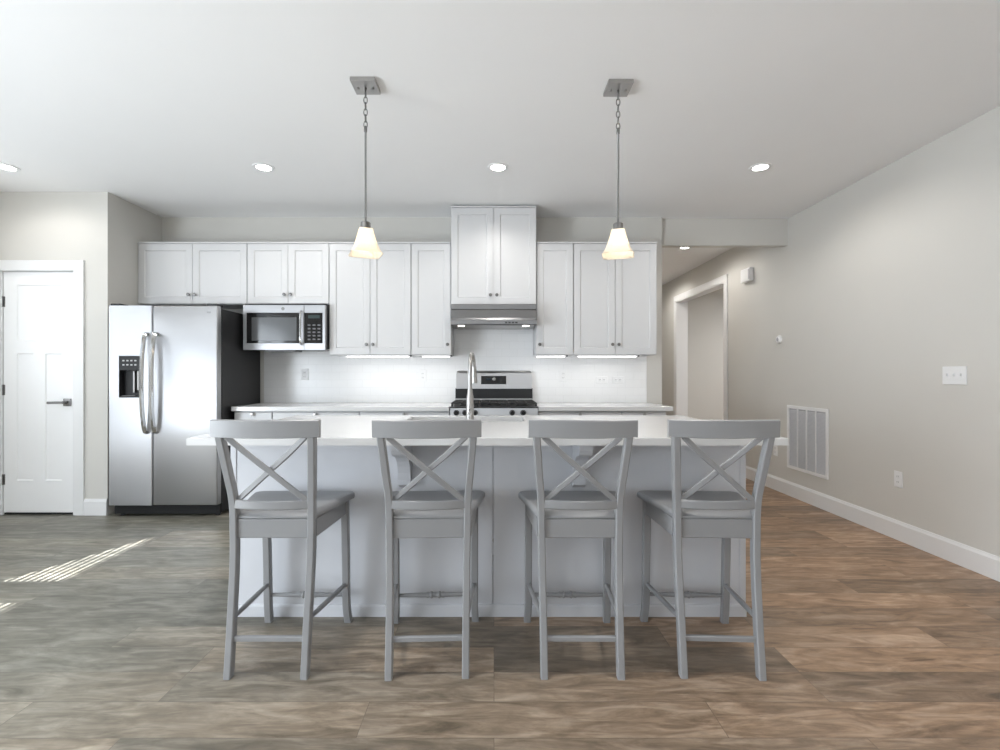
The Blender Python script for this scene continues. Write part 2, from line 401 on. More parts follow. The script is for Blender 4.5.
obj('door_handle', b, M_nickel_d, door, True)
for z in (1.81, 1.06, .30):
    b = BM(); lathe(b, [(.0065, -.045), (.0065, .045)], (DX0+.002, dy-.006, z), 'z', 12); box(b, DX0-.001, DX0+.018, dy-.002, dy+.002, z-.044, z+.044)
    obj('hinge', b, M_nickel_d, door, True)
b = BM(); box(b, DX0, DX1, YP+.02, YP+T, 0.0, .012); struct('door_gap_shade', b, M_gap_black)  # near-black strip painting the shade in the gap under the door

# ------------------------------------------------------------------ cabinets
YU = 4.50     # front of the wall-cabinet doors
def knob(parent, x, y, z, mat=None):
    b = BM(); lathe(b, [(.006, 0), (.006, -.010), (.009, -.014), (.0145, -.018), (.0155, -.023), (.013, -.028), (.0, -.030)], (x, y, z), 'y', 18)
    return obj('knob', b, mat or M_nickel_d, parent, True)
def shaker(b, x0, x1, y0, z0, z1, r=.057, d=.009, t=.02):
    recessed_slab(b, x0, x1, y0, y0+t, z0, z1, [(x0+r, x1-r, z0+r, z1-r)], d=d)
def wall_cab(label, x0, x1, z0, z1, ndoors, kn, name='wall_cabinet', end_r=False):
    cx = (x0+x1)/2; t = thing(name, label, 'cabinet', (cx, YB-.001, z0)); hw = (x1-x0)/2; h = z1-z0; f = YU-YB+.001
    b = BM(); box(b, -hw+.001, hw-.001, f+.021, 0, 0, h, .0015, 1); obj('body', b, M_cab, t)
    g = .004; n = ndoors; dw = (2*hw)/n
    for i in range(n):
        a0 = -hw+dw*i+g/2+(.002 if i == 0 else 0); a1 = -hw+dw*(i+1)-g/2-(.002 if i == n-1 else 0)
        b = BM(); shaker(b, a0, a1, f, .006, h-.02); d = obj('door', b, M_cab, t)
        side = ('r' if i == 0 else 'l') if n == 2 else kn
        kx = a1-.027 if side == 'r' else a0+.027
        knob(d, kx, f, .095 if h > 1 and z0 < 1.5 else .086)
    # top moulding rail
    b = BM(); box(b, -hw+.001, hw-.001, f-.004, f+.021, h-.016, h, .003); obj('top_rail', b, M_cab, t)
    return t
Z0, Z1, ZM = 1.372, 2.41, 1.838
wall_cab('short white double door wall cabinet above the refrigerator, against the alcove wall', XA+.002, -2.268, ZM, Z1, 2, 'c')
wall_cab('short white double door wall cabinet directly above the microwave', -2.268, -1.515, ZM, Z1, 2, 'c')
wall_cab('tall white double door wall cabinet to the right of the microwave', -1.515, -.762, Z0, Z1, 2, 'c')
wall_cab('narrow single door white wall cabinet left of the range hood', -.762, -.395, Z0, Z1, 1, 'r')
wall_cab('narrow single door white wall cabinet right of the range hood', .388, .73, Z0, Z1, 1, 'l')
wall_cab('tall white double door wall cabinet at the right end of the kitchen wall', .73, 1.497, Z0, Z1, 2, 'c')
YU = 4.46
wall_cab('raised white double door cabinet over the range hood, reaching the ceiling', -.393, .386, 1.828, H-.012, 2, 'c')
YU = 4.50

# backsplash
b = BM(); box(b, -2.262, 1.502, YB-.008, YB, .915, Z0); box(b, -.394, .387, YB-.008, YB, Z0, 1.83); box(b, -2.262, -1.516, YB-.008, YB, Z0, 1.42)
bs = obj('tile_backsplash', b, M_tile); bs['kind'] = 'structure'

# under cabinet light bars
def bar_light(label, x0, x1, e):
    t = thing('light_bar', label, 'light', ((x0+x1)/2, 4.60, Z0), 0, 'under cabinet light bars'); hw = (x1-x0)/2
    b = BM(); box(b, -hw-.012, hw+.012, -.034, .03, -.009, 0, .002, 1); obj('housing', b, M_plate, t)
    b = BM(); box(b, -hw, hw, -.030, .02, -.018, -.009, .003, 2); obj('diffuser', b, M_bar, t)
    b = BM(); box(b, hw+.012, hw+.03, -.02, .0, -.012, -.001, .001, 1); obj('plug', b, M_slot, t)
    lamp('bar_glow', 'AREA', e, (1, .985, .96), (0, -.005, -.022), (R(-12), 0, 0), 2*hw, .04, t)
bar_light('long lit light bar under the double door cabinet beside the microwave', -1.375, -.80, .45)
bar_light('short lit light bar under the narrow cabinet left of the hood', -.665, -.42, .3)
bar_light('short lit light bar under the narrow cabinet right of the hood', .40, .66, .3)
bar_light('long lit light bar under the right end wall cabinet', .79, 1.33, .45)

# base cabinets
YC = 4.262
def base_cab(label, x0, x1, kx=None, ndoors=2):
    t = thing('base_cabinet', label, 'cabinet', ((x0+x1)/2, YB-.001, 0)); hw = (x1-x0)/2; f = YC-YB+.001
    b = BM(); box(b, -hw+.001, hw-.001, f+.021, 0, .10, .873, .001, 1); box(b, -hw+.001, hw-.001, f+.09, 0, 0, .10); obj('body', b, M_cab, t)
    b = BM(); box(b, -hw+.004, hw-.004, f, f+.02, .715, .862, .002, 1); d = obj('drawer', b, M_cab, t); knob(d, 0, f, .846, M_nickel)
    dw = 2*hw/ndoors
    for i in range(ndoors):
        b = BM(); a0, a1 = -hw+dw*i+.004, -hw+dw*(i+1)-.004; shaker(b, a0, a1, f, .11, .705); d = obj('door', b, M_cab, t)
        knob(d, (a1-.03) if (i == 0) else (a0+.03), f, .65)
base_cab('narrow white base cabinet next to the refrigerator', -2.262, -1.93, ndoors=1)
base_cab('white base cabinet below the microwave side of the counter', -1.93, -1.172)
base_cab('white base cabinet touching the left side of the range', -1.172, -.388)
base_cab('white base cabinet touching the right side of the range', .386, 1.11)
base_cab('narrow white base cabinet at the open right end of the counter', 1.11, 1.502, ndoors=1)
for (x0, x1, lab) in ((-2.268, -.387, 'long white quartz back countertop between refrigerator and range'), (.385, 1.545, 'short white quartz back countertop right of the range')):
    b = BM(); box(b, x0, x1, 4.225, YB-.009, .874, .914, .004); tag(obj('countertop', b, M_quartz), lab, 'countertop')

# ------------------------------------------------------------------ refrigerator
fx0, fx1, FY = -3.20, -2.295, 4.063
fr = thing('refrigerator', 'stainless steel side by side refrigerator with dark sides in the alcove', 'refrigerator', ((fx0+fx1)/2, FY, 0))
hw = (fx1-fx0)/2
b = BM(); box(b, -hw+.006, hw-.002, .075, .755, .03, 1.745, .004); obj('case', b, M_case, fr)
sx = -2.832-(fx0+fx1)/2      # split
def fdoor(x0, x1, hole=None):
    b = BM(); z0, z1, y0, y1 = .105, 1.763, 0, .066
    if not hole: box(b, x0, x1, y0, y1, z0, z1, .010, 3); return b
    hx0, hx1, hz0, hz1 = hole
    box(b, x0, x1, y0+.055, y1, z0, z1)
    # rounded shell made of four fields around the dispenser opening
    prof = lambda x0, x1: [(x0, .06), (x0, .008), (x0+.003, .002), (x0+.009, 0), (x1, 0), (x1, .06)]
    prism(b, [(x0, .058), (x0, .010), (x0+.003, .003), (x0+.010, 0), (hx0, 0), (hx0, .058)], 'z', z0, z1)
    prism(b, [(x1, .058), (x1, .010), (x1-.003, .003), (x1-.010, 0), (hx1, 0), (hx1, .058)], 'z', z0, z1)
    box(b, hx0, hx1, 0, .058, z0, hz0); box(b, hx0, hx1, 0, .058, hz1, z1)
    return b
cx = (fx0+fx1)/2
hole = (-3.108-cx, -2.925-cx, 1.0, 1.345)
dl = obj('freezer_door', fdoor(-hw, sx-.003, hole), M_steel, fr); dr = obj('fridge_door', fdoor(sx+.003, hw), M_steel, fr, True)
b = BM(); h0, h1, hz0, hz1 = hole
box(b, h0, h1, .045, .055, hz0, hz1); box(b, h0, h0+.006, -.002, .05, hz0, hz1); box(b, h1-.006, h1, -.002, .05, hz0, hz1); box(b, h0, h1, -.002, .05, hz0, hz0+.012)
box(b, h0, h1, -.003, .05, hz1-.12, hz1, .003, 1); disp = obj('dispenser', b, M_black, dl)
b = BM(); box(b, h1-.085, h1-.07, .02, .05, 1.04, 1.22, .003); box(b, h1-.05, h1-.035, .02, .05, 1.06, 1.22, .003); obj('paddle', b, M_nickel, disp)
b = BM()
for i in range(4):
    for k in range(2):
        b = BM(); box(b, h0+.03+i*.033, h0+.047+i*.033, -.0055, -.003, hz1-.045-k*.035, hz1-.033-k*.035, .001, 1); obj('button', b, M_nickel, disp)
b = BM(); box(b, h0+.01, h1-.06, .01, .046, 1.012, 1.016); obj('drip_tray', b, M_nickel_d, disp)
b = BM(); box(b, h0-.004, h1+.004, -.004, .0, hz0-.006, hz0, .001, 1); box(b, h0-.004, h1+.004, -.004, .0, hz1, hz1+.006, .001, 1); box(b, h0-.006, h0, -.004, 0, hz0-.006, hz1+.006); obj('dispenser_frame', b, M_steel, disp)
for d, x in ((dl, sx-.042), (dr, sx+.038)):
    b = BM(); sweep(b, [(x, .0, 1.53), (x, -.035, 1.505), (x, -.062, 1.35), (x, -.072, 1.12), (x, -.062, .89), (x, -.035, .735), (x, .0, .71)], .036, .026, up=(0, 1, 0), c=.010, n=6)
    obj('door_handle', b, M_chrome, d, True)
b = BM(); box(b, hw-.085, hw-.055, -.0015, 0, 1.70, 1.714, .0005, 1); obj('badge', b, M_nickel_d, dr)
b = BM(); box(b, -hw+.012, hw-.012, .056, .075, .022, .098)
for k in range(5): box(b, -hw+.03, hw-.03, .044, .05, .032+k*.013, .038+k*.013)
obj('toe_grille', b, M_gap_black, fr)
for x in (-hw+.05, hw-.05):
    b = BM(); box(b, x-.04, x+.04, .01, .11, 1.7635, 1.782, .004); obj('hinge_cover', b, M_case, fr)
    b = BM(); lathe(b, [(.018, 0), (.018, .03)], (x, .10, 0), 'z', 12); obj('levelling_foot', b, M_black, fr); b = BM(); lathe(b, [(.018, 0), (.018, .03)], (x, .66, 0), 'z', 12); obj('levelling_foot', b, M_black, fr)

# ------------------------------------------------------------------ microwave
mx0, mx1, MY = -2.262, -1.521, 4.415
mw = thing('microwave', 'stainless over the counter microwave hanging beside the refrigerator', 'microwave', ((mx0+mx1)/2, MY, 1.412)); hw = (mx1-mx0)/2; mh = .405
b = BM(); box(b, -hw, hw, .035, .40, .008, mh+.017, .003, 1); box(b, -.17, .10, .02, .16, -.012, .008); obj('casing', b, M_black, mw)
b = BM(); sp = hw-.19
for q in ((-hw, sp-.001, .335, mh), (-hw, sp-.001, 0, .062), (-hw, -hw+.03, .062, .335), (sp-.036, sp-.001, .062, .335)): box(b, q[0], q[1], 0, .036, q[2], q[3], .002, 1)
md = obj('door', b, M_steel, mw)
b = BM(); box(b, -hw+.03, sp-.036, .006, .034, .062, .335); obj('window', b, M_blackg, md)
b = BM(); box(b, -hw+.075, sp-.07, .0045, .006, .085, .295, .0005, 1); obj('window_mesh', b, pm('grey_glass', (.10, .105, .11), .12), md)
b = BM(); x = sp-.022; sweep(b, [(x, 0, .05), (x, -.03, .07), (x, -.034, .2), (x, -.03, .33), (x, 0, .35)], .016, .018, up=(0, 1, 0), c=.005); obj('door_handle', b, M_chrome, md, True)
b = BM()
for q in ((sp+.001, hw, .335, mh), (sp+.001, hw, 0, .062), (hw-.025, hw, .062, .335)): box(b, q[0], q[1], 0, .036, q[2], q[3], .002, 1)
cp = obj('control_frame', b, M_steel, mw)
b = BM(); box(b, sp+.001, hw-.025, .004, .034, .062, .335); kp = obj('control_panel', b, M_blackg, cp)
b = BM()
for i in range(3):
    for k in range(5): box(b, sp+.03+i*.045, sp+.056+i*.045, .0028, .004, .09+k*.032, .104+k*.032, .001, 1)
obj('keypad', b, pm('keypad_grey', (.13, .13, .135), .4), kp)
b = BM(); box(b, sp+.035, hw-.05, .0028, .004, .285, .315, .001, 1); obj('display', b, pm('dark_display', (.05, .07, .07), .1), kp)
b = BM(); lathe(b, [(.015, 0), (.015, -.002), (0, -.003)], (-.01, 0, .372), 'y', 20); obj('emblem', b, M_nickel_d, md)

# ------------------------------------------------------------------ range hood
hd = thing('range_hood', 'slim stainless under cabinet range hood with two lit lamps', 'hood', (-.003, YB-.009, 1.628)); hw = .379
b = BM(); prism(b, [(0, .19), (-.465, .19), (-.472, .183), (-.472, .145), (-.462, .137), (-.445, .07), (-.455, .052), (-.50, .046), (-.505, .040), (-.505, .006), (-.498, 0), (-.47, .012), (0, .012)], 'x', -hw, hw); obj('shell', b, M_hood, hd)
b = BM(); box(b, -hw+.03, hw-.03, -.45, -.04, .003, .012); obj('filter', b, M_nickel, hd)
for x in (-.29, .29):
    b = BM(); lathe(b, [(.03, .004), (.03, -.004), (.0, -.006)], (x, -.42, 0), 'z', 18); obj('lamp_lens', b, M_lensdim, hd)
    lamp('hood_glow', 'SPOT', .8, (1, .93, .85), (x, -.40, -.012), (0, 0, 0), .02, None, hd, spot_size=R(120), spot_blend=.6)
b = BM()
for k in range(4): box(b, .10+k*.03, .12+k*.03, -.507, -.504, .015, .027, .001, 1)
obj('switches', b, M_slot, hd)

# ------------------------------------------------------------------ range
YS = 4.235
rg = thing('range', 'stainless gas range with black grates and digital backguard', 'range', (0, YS, 0)); hw = .379
b = BM(); box(b, -hw, hw, .03, .565, .02, .895); obj('body', b, M_steel, rg)
b = BM(); box(b, -hw, hw, .0, .585, .895, .912, .004); obj('cooktop', b, M_black, rg)
b = BM(); prism(b, [(-.012, .80), (.03, .80), (.03, .9), (-.0, .9)], 'x', -hw, hw); fp = obj('control_panel', b, M_steel, rg)
for x in (-.325, -.25, -.165, .157, .252):
    b = BM(); lathe(b, [(.024, .0), (.024, -.006), (.019, -.008), (.017, -.03), (.0, -.032)], (x, -.006, .862), 'y', 20); box(b, x-.004, x+.004, -.042, -.03, .845, .88, .001, 1)
    obj('burner_knob', b, M_black, rg, True)
b = BM()
for ox in (-.25, 0, .25):  # three grates
    w2 = .118
    for y in (.06, .17, .28, .39, .48): sweep(b, [(ox-w2, y, .942), (ox+w2, y, .942)], .011, .012, smooth=False, c=.003)
    for x in (-w2, -w2/3, w2/3, w2): sweep(b, [(ox+x, .055, .941), (ox+x, .485, .941)], .011, .012, smooth=False, c=.003)
    for x in (-w2, w2):
        for y in (.06, .475): box(b, ox+x-.007, ox+x+.007, y-.007, y+.007, .912, .94)
obj('grates', b, M_castiron, rg)
for (x, y, r) in ((-.25, .14, .045), (-.25, .42, .038), (0, .28, .05), (.25, .14, .045), (.25, .42, .035)):
    b = BM(); lathe(b, [(r*1.2, .912), (r*1.2, .918), (r, .92), (r, .93), (0, .932)], (x, y, 0), 'z', 20); obj('burner', b, M_castiron, rg)
b = BM(); box(b, -hw+.004, hw-.004, .525, .575, .912, 1.060, .004); obj('vent_riser', b, M_black, rg); b = BM(); box(b, -hw+.004, hw-.004, .50, .528, .912, .960, .006); obj('riser_ledge', b, M_steel, rg)
b = BM(); rings = []
for x, dz in ((-hw+.012, .022), (-hw+.015, .010), (-hw+.022, .003), (-hw+.034, 0), (hw-.034, 0), (hw-.022, .003), (hw-.015, .010), (hw-.012, .022)):
    rings.append([(x, .582, 1.045), (x, .515, 1.055), (x, .535-.133*dz, 1.205-dz), (x, .550, 1.226-dz), (x, .582, 1.230-dz)])
loft(b, rings); bg = obj('backguard', b, M_steel, rg)
def tilted(b, x0, x1, z0, z1, out):
    f = lambda z: .515+(z-1.055)*(.02/.15)
    prism(b, [(f(z0)-out, z0), (f(z0)+.002, z0), (f(z1)+.002, z1), (f(z1)-out, z1)], 'x', x0, x1)
b = BM(); tilted(b, -.125, .118, 1.098, 1.178, .003); ds = obj('display_panel', b, M_blackg, bg)
b = BM(); lathe(b, [(.016, .52), (.016, .508), (0, .506)], (0, 0, 1.147), 'y', 18); obj('dial', b, M_nickel, ds)
b = BM(); tilted(b, -.075, -.03, 1.135, 1.158, .005); obj('clock', b, pm('dark_lcd', (.01, .02, .03), .2), ds)
b = BM(); box(b, -hw+.003, hw-.003, -.012, .03, .255, .79, .004); od = obj('oven_door', b, M_steel, rg)
b = BM(); box(b, -.26, .26, -.015, -.011, .36, .66, .002, 1); obj('oven_window', b, M_blackg, od)
b = BM(); tube(b, [(-.33, -.012, .735), (-.33, -.06, .735), (.33, -.06, .735), (.33, -.012, .735)], .011, smooth=False); obj('oven_handle', b, M_chrome, od, True)
b = BM(); box(b, -hw+.003, hw-.003, -.012, .03, .08, .245, .004); obj('drawer', b, M_steel, rg)
b = BM(); box(b, -hw+.02, hw-.02, .05, .5, 0, .08); obj('plinth', b, M_black, rg)

# ------------------------------------------------------------------ island
IY, IYB = 2.410, 3.285
ix0, ix1 = -1.297, 1.240
isl = thing('kitchen_island', 'long white panelled kitchen island base behind the stools', 'island', ((ix0+ix1)/2, IY, 0)); cx = (ix0+ix1)/2; hw = (ix1-ix0)/2; dp = IYB-IY
b = BM(); seam = -.005-cx
box(b, -hw+.03, seam-.0015, .004, .022, .0, .880); box(b, seam+.0015, hw-.03, .004, .022, 0, .880); obj('back_panel', b, M_isl, isl)
for s in (-1, 1):
    b = BM(); x = s*(hw-.015); box(b, x-.0148, x+.0148, 0, .03, 0, .881, .003); obj('corner_post', b, M_isl, isl)
    b = BM(); x = s*(hw-.010); box(b, x-.0099, x+.0095, .03, dp-.02, 0.0, .880); obj('end_panel', b, M_isl, isl)
b = BM(); prism(b, [(.005, 0), (-.006, 0), (-.006, .05), (-.002, .058), (.005, .060)], 'x', -hw+.001, hw-.001); obj('base_moulding', b, M_isl, isl)
b = BM(); box(b, -hw+.02, hw-.02, dp-.03, dp-.022, .10, .88); box(b, -hw+.02, hw-.02, .10, dp-.10, .0, .02); box(b, -hw+.02, hw-.02, dp-.11, dp-.09, 0, .10); obj('carcass', b, M_cab, isl)
nd = 6
for i in range(nd):
    a0 = -hw+.02+(2*hw-.04)*i/nd+.003; a1 = -hw+.02+(2*hw-.04)*(i+1)/nd-.003
    b = BM(); 
    recessed_slab(b, a0, a1, 0, .02, .11, .86, [(a0+.057, a1-.057, .167, .803)])
    bmesh.ops.scale(b, vec=(1, -1, 1), verts=b.verts); bmesh.ops.reverse_faces(b, faces=b.faces); bmesh.ops.translate(b, vec=(0, dp, 0), verts=b.verts)
    d = obj('door', b, M_cab, isl)
    b = BM(); kx = a1-.03 if i % 2 == 0 else a0+.03; lathe(b, [(.006, 0), (.006, .01), (.015, .018), (.013, .028), (0, .03)], (kx, dp, .80), 'y', 16); obj('knob', b, M_nickel_d, d, True)
for x in (-.435, .416):
    b = BM(); X = x-cx; z1 = .879
    pts = [(.003, z1), (-.20, z1), (-.20, z1-.035), (-.185, z1-.055)]
    for k in range(7):
        a = PI/2*k/6; pts.append((-.165+.13*math.sin(a)*1.0, z1-.065-.135*(1-math.cos(a))))
    pts += [(-.035, z1-.225), (.003, z1-.245)]
    prism(b, pts, 'x', X-.03, X+.03); obj('corbel', b, M_isl, isl)
# counter top with the sink opening
tx0, tx1, ty0, ty1 = -1.332, 1.273, 2.121, 3.312
sx0, sx1, sy0, sy1 = -.535, .185, 2.885, 3.215
b = BM()
outer = [(tx0, ty0), (tx1, ty0), (tx1, ty1), (tx0, ty1)]; inner = [(sx0, sy0), (sx1, sy0), (sx1, sy1), (sx0, sy1)]
for z in (.914, .882):
    O = [b.verts.new((*p, z)) for p in outer]; I = [b.verts.new((*p, z)) for p in inner]
    for i in range(4):
        f = (O[i], O[(i+1) % 4], I[(i+1) % 4], I[i]); b.faces.new(f if z > .9 else f[::-1])
    if z > .9: O1, I1 = O, I
for i in range(4):
    b.faces.new((O1[(i+1) % 4], O1[i], O[i], O[(i+1) % 4])); b.faces.new((I1[i], I1[(i+1) % 4], I[(i+1) % 4], I[i]))
bmesh.ops.recalc_face_normals(b, faces=b.faces)
es = [e for e in b.edges if e.calc_length() > .02 and all(abs(v.co.z-.914) < 1e-4 for v in e.verts) and (all(v in O1 for v in e.verts) or all(v in I1 for v in e.verts))]
bmesh.ops.bevel(b, geom=es, offset=.003, segments=2, affect='EDGES')
tag(obj('island_countertop', b, M_quartz), 'thick white quartz island countertop with a sink cutout behind the stool backs', 'countertop')
# sink
sk = thing('sink', 'undermount stainless sink set in the island countertop', 'sink', ((sx0+sx1)/2, (sy0+sy1)/2, .68)); a, c = (sx1-sx0)/2+.004, (sy1-sy0)/2+.004
b = BM(); t_ = .006; hgt = .2018
box(b, -a, a, -c, c, 0, t_); box(b, -a, -a+t_, -c, c, t_, hgt); box(b, a-t_, a, -c, c, t_, hgt); box(b, -a+t_, a-t_, -c, -c+t_, t_, hgt); box(b, -a+t_, a-t_, c-t_, c, t_, hgt); obj('basin', b, M_steel, sk)
b = BM(); lathe(b, [(.045, t_), (.045, t_+.003), (.02, t_+.001), (0, t_+.001)], (0, 0, 0), 'z', 24); obj('drain', b, M_chrome, sk)
# faucet
fy = 2.80; fx = (470-494)/490*fy
fc = thing('faucet', 'tall chrome gooseneck pull down faucet at the island sink', 'faucet', (fx, fy, .914))
b = BM(); lathe(b, [(.028, 0), (.028, .006), (.024, .012), (.022, .05), (.020, .15), (.0155, .17), (.0145, .19)], (0, 0, 0), 'z', 24); obj('body', b, M_nickel, fc, True)
b = BM(); tube(b, [(0, 0, .185), (0, 0, .28), (.001, .01, .345), (.004, .045, .388), (.009, .095, .395), (.014, .145, .365), (.016, .165, .32)], .0115, 14); obj('neck', b, M_nickel, fc, True)
b = BM(); tube(b, [(.016, .165, .325), (.017, .172, .27), (.018, .176, .225)], lambda t: .014+.005*t, 14); obj('spray_head', b, M_nickel, fc, True)
b = BM(); lathe(b, [(.013, 0), (.013, -.03), (.01, -.032)], (0, -.018, .06), 'y', 14); tube(b, [(0, -.045, .06), (0, -.06, .075), (0, -.085, .09)], .006, 10); obj('lever', b, M_chrome, fc, True)

# ------------------------------------------------------------------ stools
def make_stool():
    t = thing('counter_stool', 'x', 'stool', group='grey X-back counter stools along the island')
    # seat: dished trapezoid with rounded front corners
    out = []
    def corner(cx_, cy_, r, a0, a1, n=5):
        for k in range(n+1):
            a = R(a0+(a1-a0)*k/n); out.append((cx_+r*math.cos(a), cy_+r*math.sin(a)))
    corner(.236-.035, .20-.035, .035, 0, 90); corner(-.236+.035, .20-.035, .035, 90, 180)
    corner(-.172+.012, -.165+.012, .012, 180, 270, 3); corner(.172-.012, -.165+.012, .012, 270, 360, 3)
    b = BM(); rings = []
    c0 = Vector((0, .02))
    for (sc, z, rr) in ((.965, .607, 0), (.995, .610, 0), (1, .616, .002), (1, .622, .009), (.995, .630, .020), (.975, .635, .032), (.90, .636, .034), (.7, .631, .02), (.4, .628, .01), (.05, .628, 0)):
        rings.append([(c0.x+(x-c0.x)*sc, c0.y+(y-c0.y)*sc+(rr if y < 0 else 0), z) for x, y in out])
    loft(b, rings); obj('seat', b, M_stool, t, True)
    for s in (-1, 1):
        b = BM(); post(b, [(s*.150, -.216, 0), (s*.151, -.190, .2), (s*.154, -.163, .42), (s*.156, -.158, .56), (s*.158, -.162, .68), (s*.168, -.187, .80), (s*.180, -.221, .945)], .029, .036)
        obj('rear_leg', b, M_stool, t, True)
        b = BM(); post(b, [(s*.191, .222, 0), (s*.187, .203, .10), (s*.187, .195, .3), (s*.187, .178, .608)], .033, .033)
        obj('front_leg', b, M_stool, t, True)
        b = BM(); sweep(b, [(s*.163, -.150, .568), (s*.187, .17, .568)], .02, .076, smooth=False); obj('apron', b, M_stool, t)
        b = BM(); tube(b, [(s*.153, -.185, .215), (s*.185, .20, .19)], lambda q: .0085+.003*math.sin(q*PI), 10, 6); obj('stretcher', b, M_stool, t, True)
        # crossed braces of the back
        b = BM(); y1, y0 = -.222, -.165; o = .006*s
        sweep(b, [(s*.152, y1+o, .945), (s*.075, -.204+o, .872), (s*.0, -.192+o, .807), (s*-.07, -.180+o, .745), (s*-.138, y0+o, .685)], .013, .022, up=(1, 0, 0) if False else (0, 0, 1), c=.003, n=4); obj('cross_brace', b, M_stool, t, True)
    b = BM(); sweep(b, [(-.15, -.155, .568), (.15, -.155, .568)], .02, .078, smooth=False); obj('apron', b, M_stool, t)
    b = BM(); sweep(b, [(-.18, .175, .568), (.18, .175, .568)], .02, .076, smooth=False); obj('apron', b, M_stool, t)
    b = BM(); sweep(b, [(-.147, -.196, .142), (.147, -.196, .142)], .018, .021, smooth=False); obj('stretcher', b, M_stool, t)
    # turned footrest
    b = BM(); pr = []
    for k in range(41):
        u = -1+2*k/40; r = .0085+.004*(1-abs(u))
        if abs(abs(u)-.10) < .03: r = .017
        if abs(u) < .05: r = .013
        if abs(abs(u)-.2) < .03: r = .014
        pr.append((r, u*.182))
    lathe(b, pr, (0, .207, .135), 'x', 14); obj('footrest', b, M_stool, t, True)
    # curved top rail and lower back rail
    b = BM(); rings = []
    for k in range(17):
        u = -1+2*k/16; x = u*.2120; y = -.226-.026*(1-u*u); th = .010
        zb, zt = .942-.002*(1-u*u), 1.013+.001*(1-u*u); n_ = Vector((-2*.026*u/.2135*-1*-1, 1)).normalized(); nx, ny = n_.x*th, n_.y*th
        rings.append([(x+nx*0+0, y-th, zb+.004), (x, y-th-.002, zt-.004), (x, y-th+.002, zt), (x, y+th-.002, zt), (x, y+th, zt-.004), (x, y+th, zb)])
    loft(b, rings); obj('top_rail', b, M_stool, t, True)
    b = BM(); sweep(b, [(-.15, -.168, .668), (-.075, -.184, .668), (0, -.189, .668), (.075, -.184, .668), (.15, -.168, .668)], .018, .036, c=.004); obj('back_rail', b, M_stool, t, True)
    return t
st = make_stool(); SY = 2.140
spots = [(-.892, 0, 'leftmost grey X-back counter stool, nearest the refrigerator'),
         (-.271, R(2.5), 'grey X-back counter stool in front of the faucet, second from the left'),
         (.349, R(-.5), 'grey X-back counter stool directly right of the island panel seam, third from the left'),
         (.905, R(-2.5), 'rightmost grey X-back counter stool, nearest the wall vent')]
for i, (x, rz, lab) in enumerate(spots):
    o = st if i == 0 else dup(st)
    o.location = (x, SY, 0); o.rotation_euler = (0, 0, rz); o['label'] = lab

# ------------------------------------------------------------------ pendants
def pendant(x, y, rot, label):
    t = thing('pendant_light', label, 'pendant light', (x, y, H), 0, 'pendant lights over the island')
    b = BM(); box(b, -.066, .066, -.066, .066, -.022, 0, .003); can = obj('canopy', b, M_nickel, t)
    for s in (-1, 1):
        b = BM(); lathe(b, [(.007, -.022), (.007, -.030), (0, -.033)], (s*.04, 0, 0), 'z', 12); obj('screw', b, M_nickel, can, True)
    b = BM(); lathe(b, [(.006, -.022), (.006, -.036)], (0, 0, 0), 'z', 10)
    nl = 6; z = -.036
    for k in range(nl): torus_link(b, (0, 0, z-.019-k*.0325), .0095, .0195, .0027, 0 if k % 2 else PI/2)
    obj('chain', b, M_nickel_d, t, True)
    b = BM(); lathe(b, [(.004, -.225), (.009, -.235), (.009, -.255), (.0055, -.26), (.0055, -.735)], (0, 0, 0), 'z', 12); obj('rod', b, M_nickel_d, t, True)
    b = BM(); lathe(b, [(.010, -.735), (.022, -.738), (.027, -.742), (.028, -.780)], (0, 0, 0), 'z', 20); obj('socket_cap', b, M_nickel_d, t, True)
    # flared square bell of glass
    b = BM(); rings = []
    prof = [(.034, -.776), (.039, -.80), (.047, -.83), (.056, -.86), (.066, -.885), (.075, -.901), (.083, -.912)]
    def sq(r, z, k):
        pts = []
        n = 6; cr = r*.30
        for q, (sx_, sy_) in enumerate(((1, 1), (-1, 1), (-1, -1), (1, -1))):
            for j in range(n):
                a = q*PI/2+PI/2*j/(n-1); pts.append((sx_*(r-cr)+cr*math.cos(a), sy_*(r-cr)+cr*math.sin(a), z))
        m = Matrix.Rotation(rot, 3, 'Z'); return [m @ Vector(p) for p in pts]
    rings = [sq(r, z, 0) for r, z in prof]+[sq(r-.004, z+.001, 0) for r, z in reversed(prof[1:])]
    loft(b, rings, True); obj('shade', b, M_shade, t, True)
    b = BM(); lathe(b, [(.012, -.778), (.012, -.80), (.022, -.825), (.028, -.85), (.024, -.872), (.0, -.882)], (0, 0, 0), 'z', 18); obj('bulb', b, M_bulb, t, True)
    lamp('pendant_glow', 'POINT', 1.0, (1, .88, .72), (0, 0, -.86), (0, 0, 0), .035, None, t)
pendant(-.685, 2.613, R(24), 'nickel pendant light with flared glass shade above the left half of the island')
pendant(.667, 2.633, R(-16), 'nickel pendant light with flared glass shade above the right half of the island')

